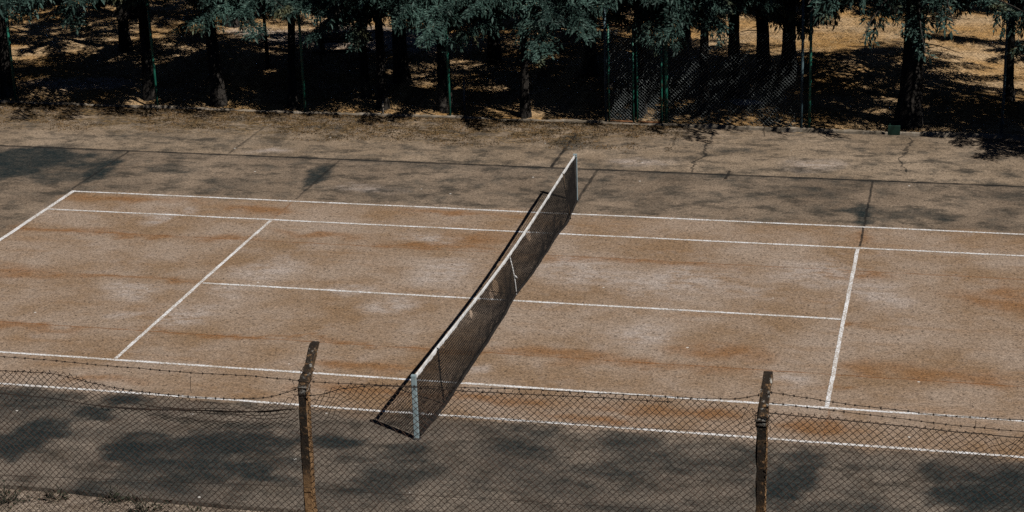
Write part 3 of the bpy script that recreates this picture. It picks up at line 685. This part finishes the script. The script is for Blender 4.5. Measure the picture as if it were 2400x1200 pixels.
FRONT = [
 ('high', -17.75, 13.55, .3, 1.15, 1.05, 'dark trunk at the far left edge beside a sunlit orange patch'),
 ('high', -13.55, 13.75, 1.7, 1.1, .9, 'dark trunk just left of the leftmost green fence pole'),
 ('high', -11.45, 13.6, 2.9, .95, .95, 'trunk with rough bark standing in sun flecks, second right of the leftmost green pole'),
 ('high', -9.30, 13.6, 4.1, .9, .62, 'slim leaning trunk with a sunlit pale foot left of the second green pole'),
 ('loose', -7.55, 14.6, .2, 1., .62, 'conifer with drooping sunlit boughs over the fence just right of the second green pole'),
 ('loose', -6.70, 13.55, 2.2, .95, .7, 'conifer with a pale sunlit spot at its foot, left of the third green pole'),
 ('full', -5.05, 13.75, 3.4, 1.03, .95, 'conifer with wide hanging boughs beside the third green pole'),
 ('full', -2.85, 13.6, 5.1, 1., .62, 'conifer with a bluish bare trunk midway between the third green pole and the gate'),
 ('full', .10, 14.2, 1.1, 1.02, .8, 'conifer with boughs hanging over the metal gate'),
 ('loose', 1.82, 14.1, 2.6, 1.1, .68, 'conifer with a bluish trunk behind the sunlit wire mesh right of the gate'),
 ('loose', 2.38, 16.2, .9, 1., .9, 'straight dark trunk behind the fence between two orange sunlit patches'),
 ('high', 3.0, 17.6, 3.3, 1., 1.0, 'thick dark trunk farther back, left of the leaning trunk'),
 ('loose', 3.55, 18.1, 4.7, 1., 1.05, 'trunk leaning right, behind the pair of close fence poles'),
 ('broad', 7.0, 13.85, 2.4, 1.22, 1.5, 'thickest dark trunk with sunlit straw on both sides, near the right end'),
 ('loose', 9.5, 16.3, .5, 1.08, .62, 'slim trunk at the far right edge beside a fence pole'),
 ('high', -7.1, 16.4, 1.9, 1., 1.1, 'trunk with an orange sunlit flared root, behind the third green pole'),
 ('high', 5.95, 27.3, 1.2, .9, .75, 'small distant trunk at the top of the picture, left of the thickest trunk'),
 ('high', -11.4, 17.3, 2.2, .9, .28, 'very thin bare trunk in front of the pale sunlit clearing'),
]
for k, x, y, rz, s, tw, lab in FRONT:
    lean = (0, 0)
    if lab.startswith('slim leaning'): lean = (0, -.09)
    if lab.startswith('trunk leaning'): lean = (0, .12)
    tree(k, x, y, rz, s, tw, lab, lean=lean)
BACK = [(-20.8, 18.8), (-16.4, 18.6), (-18.5, 23.8), (-14.6, 22.6), (-11.8, 24.6), (-9.4, 27.0), (-5.2, 19.6), (-2.0, 18.2), (-3.6, 23.4), (.2, 21.6), (-1.2, 26.5), (3.6, 25.2), (-13.2, 27.8), (-22.5, 27.), (9.9, 27.4), (1.9, 29.6), (-17.6, 30.)]  # rest of the wood, plus one at left added to darken the floor
for i, (x, y) in enumerate(BACK):
    tree(('high', 'loose', 'full')[i % 3], x, y, i * 1.3, .9 + .25 * ((i * 7) % 5) / 5, .75 + .1 * (i % 4), 'dark shaded conifer deep in the wood behind the front row of trunks', 'shaded conifers deep in the wood')
OFF = [(-21.8, 14.2, 'full', 1.), (12.2, 12.9, 'full', 1.05), (13.9, 10.6, 'full', 1.), (13.2, 20.5, 'loose', .9), (16.5, 12.5, 'full', 1.1), (17.5, 18., 'high', 1.), (-25.5, 15.5, 'full', 1.1)]
for i, (x, y, k, s) in enumerate(OFF):
    tree(k, x, y, i * 2.1, s, 1., 'conifer standing beyond the picture edge', 'conifers beyond the picture edge')

# ------------------------------------------------------------------ small things in the wood
def table():
    t = empty('picnic_table', (-9.5, 18.6, float(ground_h(np.array([-9.5]), np.array([18.6]))[0])), 'dark wooden picnic table in the pale clearing behind the fence', 'picnic table')
    t.rotation_euler = (0, 0, .25)
    mb = MB()
    for k in range(4): mb.box((0, -.30 + .2 * k, .74), (1.7, .18, .04), None, .006)
    mb.build('tabletop', MAT['wood'], t)
    for sy in (-1, 1):
        mb = MB(); mb.box((0, sy * .68, .44), (1.7, .26, .04), None, .006); mb.build('bench_seat', MAT['wood'], t)
    for sx in (-.62, .62):
        mb = MB()
        for sy in (-1, 1): mb.tube([(sx, sy * .22, .72), (sx, sy * .62, 0)], .045, 6)
        mb.box((sx, 0, .40), (.04, 1.5, .09)); mb.build('leg_frame', MAT['wood'], t)
table()
def rock(x, y, s, lab, seed):
    r = np.random.default_rng(seed); n, m = 9, 14; V = []
    for i in range(n):
        a = math.pi * i / (n - 1)
        for j in range(m):
            b = 2 * math.pi * j / m; k = 1 + .25 * math.sin(3 * b + seed) * math.sin(a) + r.normal(0, .06)
            V.append((s[0] * k * math.sin(a) * math.cos(b), s[1] * k * math.sin(a) * math.sin(b), s[2] * k * math.cos(a)))
    Q = [(i * m + j, (i + 1) * m + j, (i + 1) * m + (j + 1) % m, i * m + (j + 1) % m) for i in range(n - 1) for j in range(m)]
    o = mesh_from('rock', V, np.array(Q), MAT['rock']); o.location = (x, y, float(ground_h(np.array([x]), np.array([y]))[0]) + s[2] * .3); tag(o, lab, 'rock')
rock(2.7, 15.5, (.42, .16, .09), 'flat pale stone on the dark ground right of the sunlit wire mesh', 1)
rock(-11.2, 22.4, (.32, .24, .26), 'pale upright rock at the back of the sunlit clearing', 2)
for x, y, h, lab in ((-4.58, 13.9, .85, 'thin pale stick standing in for a sunlit bit of trunk right of the third green pole'), (-6.62, 13.15, .35, 'short pale stub by the kerb for the sunlit trunk foot left of the third green pole'), (.98, 16.8, 1.5, 'thin dark stake in front of the orange patch right of the gate')):  # pale pair added as shapes for bits of trunk that catch the sun
    mb = MB(); mb.tube([(0, 0, -.05), (.01, 0, h * .5), (.02, .01, h)], [.035, .03, .024], 7, True, .2, np.random.default_rng(3))
    o = mb.build('stake_and_lit_stub', MAT['stakew'], None, True); o.location = (x, y, 0); tag(o, lab, 'stake', 'stakes in the wood')

def scatter(name, pts, mat, h, w, blades, seed, label, spread=.05):
    r = np.random.default_rng(seed); n = len(pts); C = np.repeat(pts, blades, 0); k = len(C)
    C = C + np.concatenate([r.normal(0, spread, (k, 2)), np.zeros((k, 1))], 1)
    d = r.standard_normal((k, 3)) * [.8, .8, .25] + [0, 0, .55]; d /= np.linalg.norm(d, axis=1, keepdims=True)
    u = np.cross(d, r.standard_normal((k, 3))); u /= np.linalg.norm(u, axis=1, keepdims=True)
    l = (h * r.uniform(.5, 1.4, k))[:, None]; ww = (w * r.uniform(.6, 1.3, k))[:, None]
    V = np.stack([C - u * ww, C + u * ww, C + d * l], 1).reshape(-1, 3)
    o = mesh_from(name, V, np.arange(len(V)).reshape(-1, 3), mat); tag(o, label, name.replace('_', ' '), kind='stuff')
r = np.random.default_rng(9)
x = r.uniform(-25, 12, 15000); y = 13.1 + 14 * r.random(15000) ** 1.3; k = vnoise(x * .7, y * .7, 90) > -.25; x, y = x[k], y[k]
scatter('dry_grass', np.stack([x, y, ground_h(x, y)], 1), MAT['grass'], .09, .008, 5, 10, 'short dry straw and needle litter on the forest floor')
x = r.uniform(-20, 1.5, 11000); y = 12.95 - 2.6 * r.random(11000) ** 1.9; k = vnoise(x * .9, y * 1.3, 91) + (12.3 - y) * -.42 + .5 > 0; x, y = x[k], y[k]
scatter('dry_moss', np.stack([x, y, x * 0], 1), MAT['moss'], .035, .016, 4, 11, 'dry moss and litter creeping over the far edge of the court')
x = r.uniform(-12, 12, 3500); y = -9.15 - 1.6 * r.random(3500); 
scatter('bank_grass', np.stack([x, y, ground_h(x, y)], 1), MAT['bankgrass'], .06, .005, 3, 12, 'thin dry grass on the bank below the near edge')
WEEDS = [(-5.6, -9.75, .34, 'bushy dark weed at the bottom left corner by the slab edge'), (-4.9, -9.45, .22, 'small round dark weed next to the slab edge near the left corner'), (-3.3, -9.7, .36, 'spiky dark weed between the left corner and the left concrete post'), (-4.0, -9.35, .25, 'low dark creeping weed touching the slab edge'), (-2.5, -9.75, .2, 'small dark weed nearest the left concrete post')]
for i, (x, y, s, lab) in enumerate(WEEDS):
    r2 = np.random.default_rng(400 + i); n = int(90 * s / .3); c = r2.standard_normal((n, 3)) * [s * .45, s * .4, s * .3]; c[:, 2] = np.abs(c[:, 2])
    d = c / np.linalg.norm(c, axis=1, keepdims=True) + r2.normal(0, .4, (n, 3)); d /= np.linalg.norm(d, axis=1, keepdims=True)
    u = np.cross(d, r2.standard_normal((n, 3))); u /= np.linalg.norm(u, axis=1, keepdims=True)
    l = (.075 * r2.uniform(.6, 1.5, n))[:, None]; V = np.stack([c, c + d * l * .5 + u * .016, c + d * l, c + d * l * .5 - u * .016], 1).reshape(-1, 3)
    t = empty('weed_plant', (x, y, float(ground_h(np.array([x]), np.array([y]))[0])), lab, 'weed', 'weeds on the near bank')
    mesh_from('foliage', V, np.arange(len(V)).reshape(-1, 4), MAT['weed'], t)
    mb = MB(); pts = c[::6]; mb.prisms(np.zeros_like(pts), pts, .004, 3); mb.build('stem', MAT['weed'], t)

# ------------------------------------------------------------------ light, sky, camera
SUN = Vector((.857 * math.cos(math.radians(45.6)), -.515 * math.cos(math.radians(45.6)), math.sin(math.radians(45.6))))
ld = bpy.data.lights.new('sun', 'SUN'); ld.energy = 5.0; ld.angle = math.radians(.5); ld.color = (1., .955, .895)
lo = bpy.data.objects.new('sun', ld); COL.objects.link(lo); lo.rotation_euler = SUN.to_track_quat('Z', 'Y').to_euler(); lo.location = (10, -6, 30)
w = bpy.data.worlds.new('World'); sc.world = w; w.use_nodes = True
nt = w.node_tree; bg = nt.nodes['Background']; sky = nt.nodes.new('ShaderNodeTexSky'); sky.sky_type = 'NISHITA'; sky.sun_disc = False
sky.sun_elevation = math.radians(45.6); sky.sun_rotation = math.atan2(SUN.x, SUN.y); sky.air_density = .2; sky.dust_density = .05; sky.ozone_density = 3.
nt.links.new(sky.outputs[0], bg.inputs[0]); bg.inputs[1].default_value = .05

cd = bpy.data.cameras.new('camera'); cam = bpy.data.objects.new('camera', cd); COL.objects.link(cam); sc.camera = cam
M = Matrix(((0.9721306410724007, -0.049897672295728904, 0.22906819724185068), (0.23258109312252312, 0.32805921535907223, -0.9155780613033069), (-0.02946271898680754, 0.9433384194007248, 0.3305216705035337))).to_4x4()
M.translation = (8.38420106, -33.1773165, 12.8930274); cam.matrix_world = M
cd.angle = math.radians(30.3536); cd.sensor_fit = 'HORIZONTAL'; cd.clip_end = 500; cd.clip_start = .1
sc.view_settings.view_transform = 'Standard'; sc.view_settings.look = 'None'; sc.view_settings.exposure = 0.10; sc.view_settings.gamma = 1
sc.cycles.use_denoising = False; sc.cycles.max_bounces = 4; sc.cycles.diffuse_bounces = 0
sc.cycles.sample_clamp_indirect = 3
sc.render.resolution_x = 1024; sc.render.resolution_y = 512
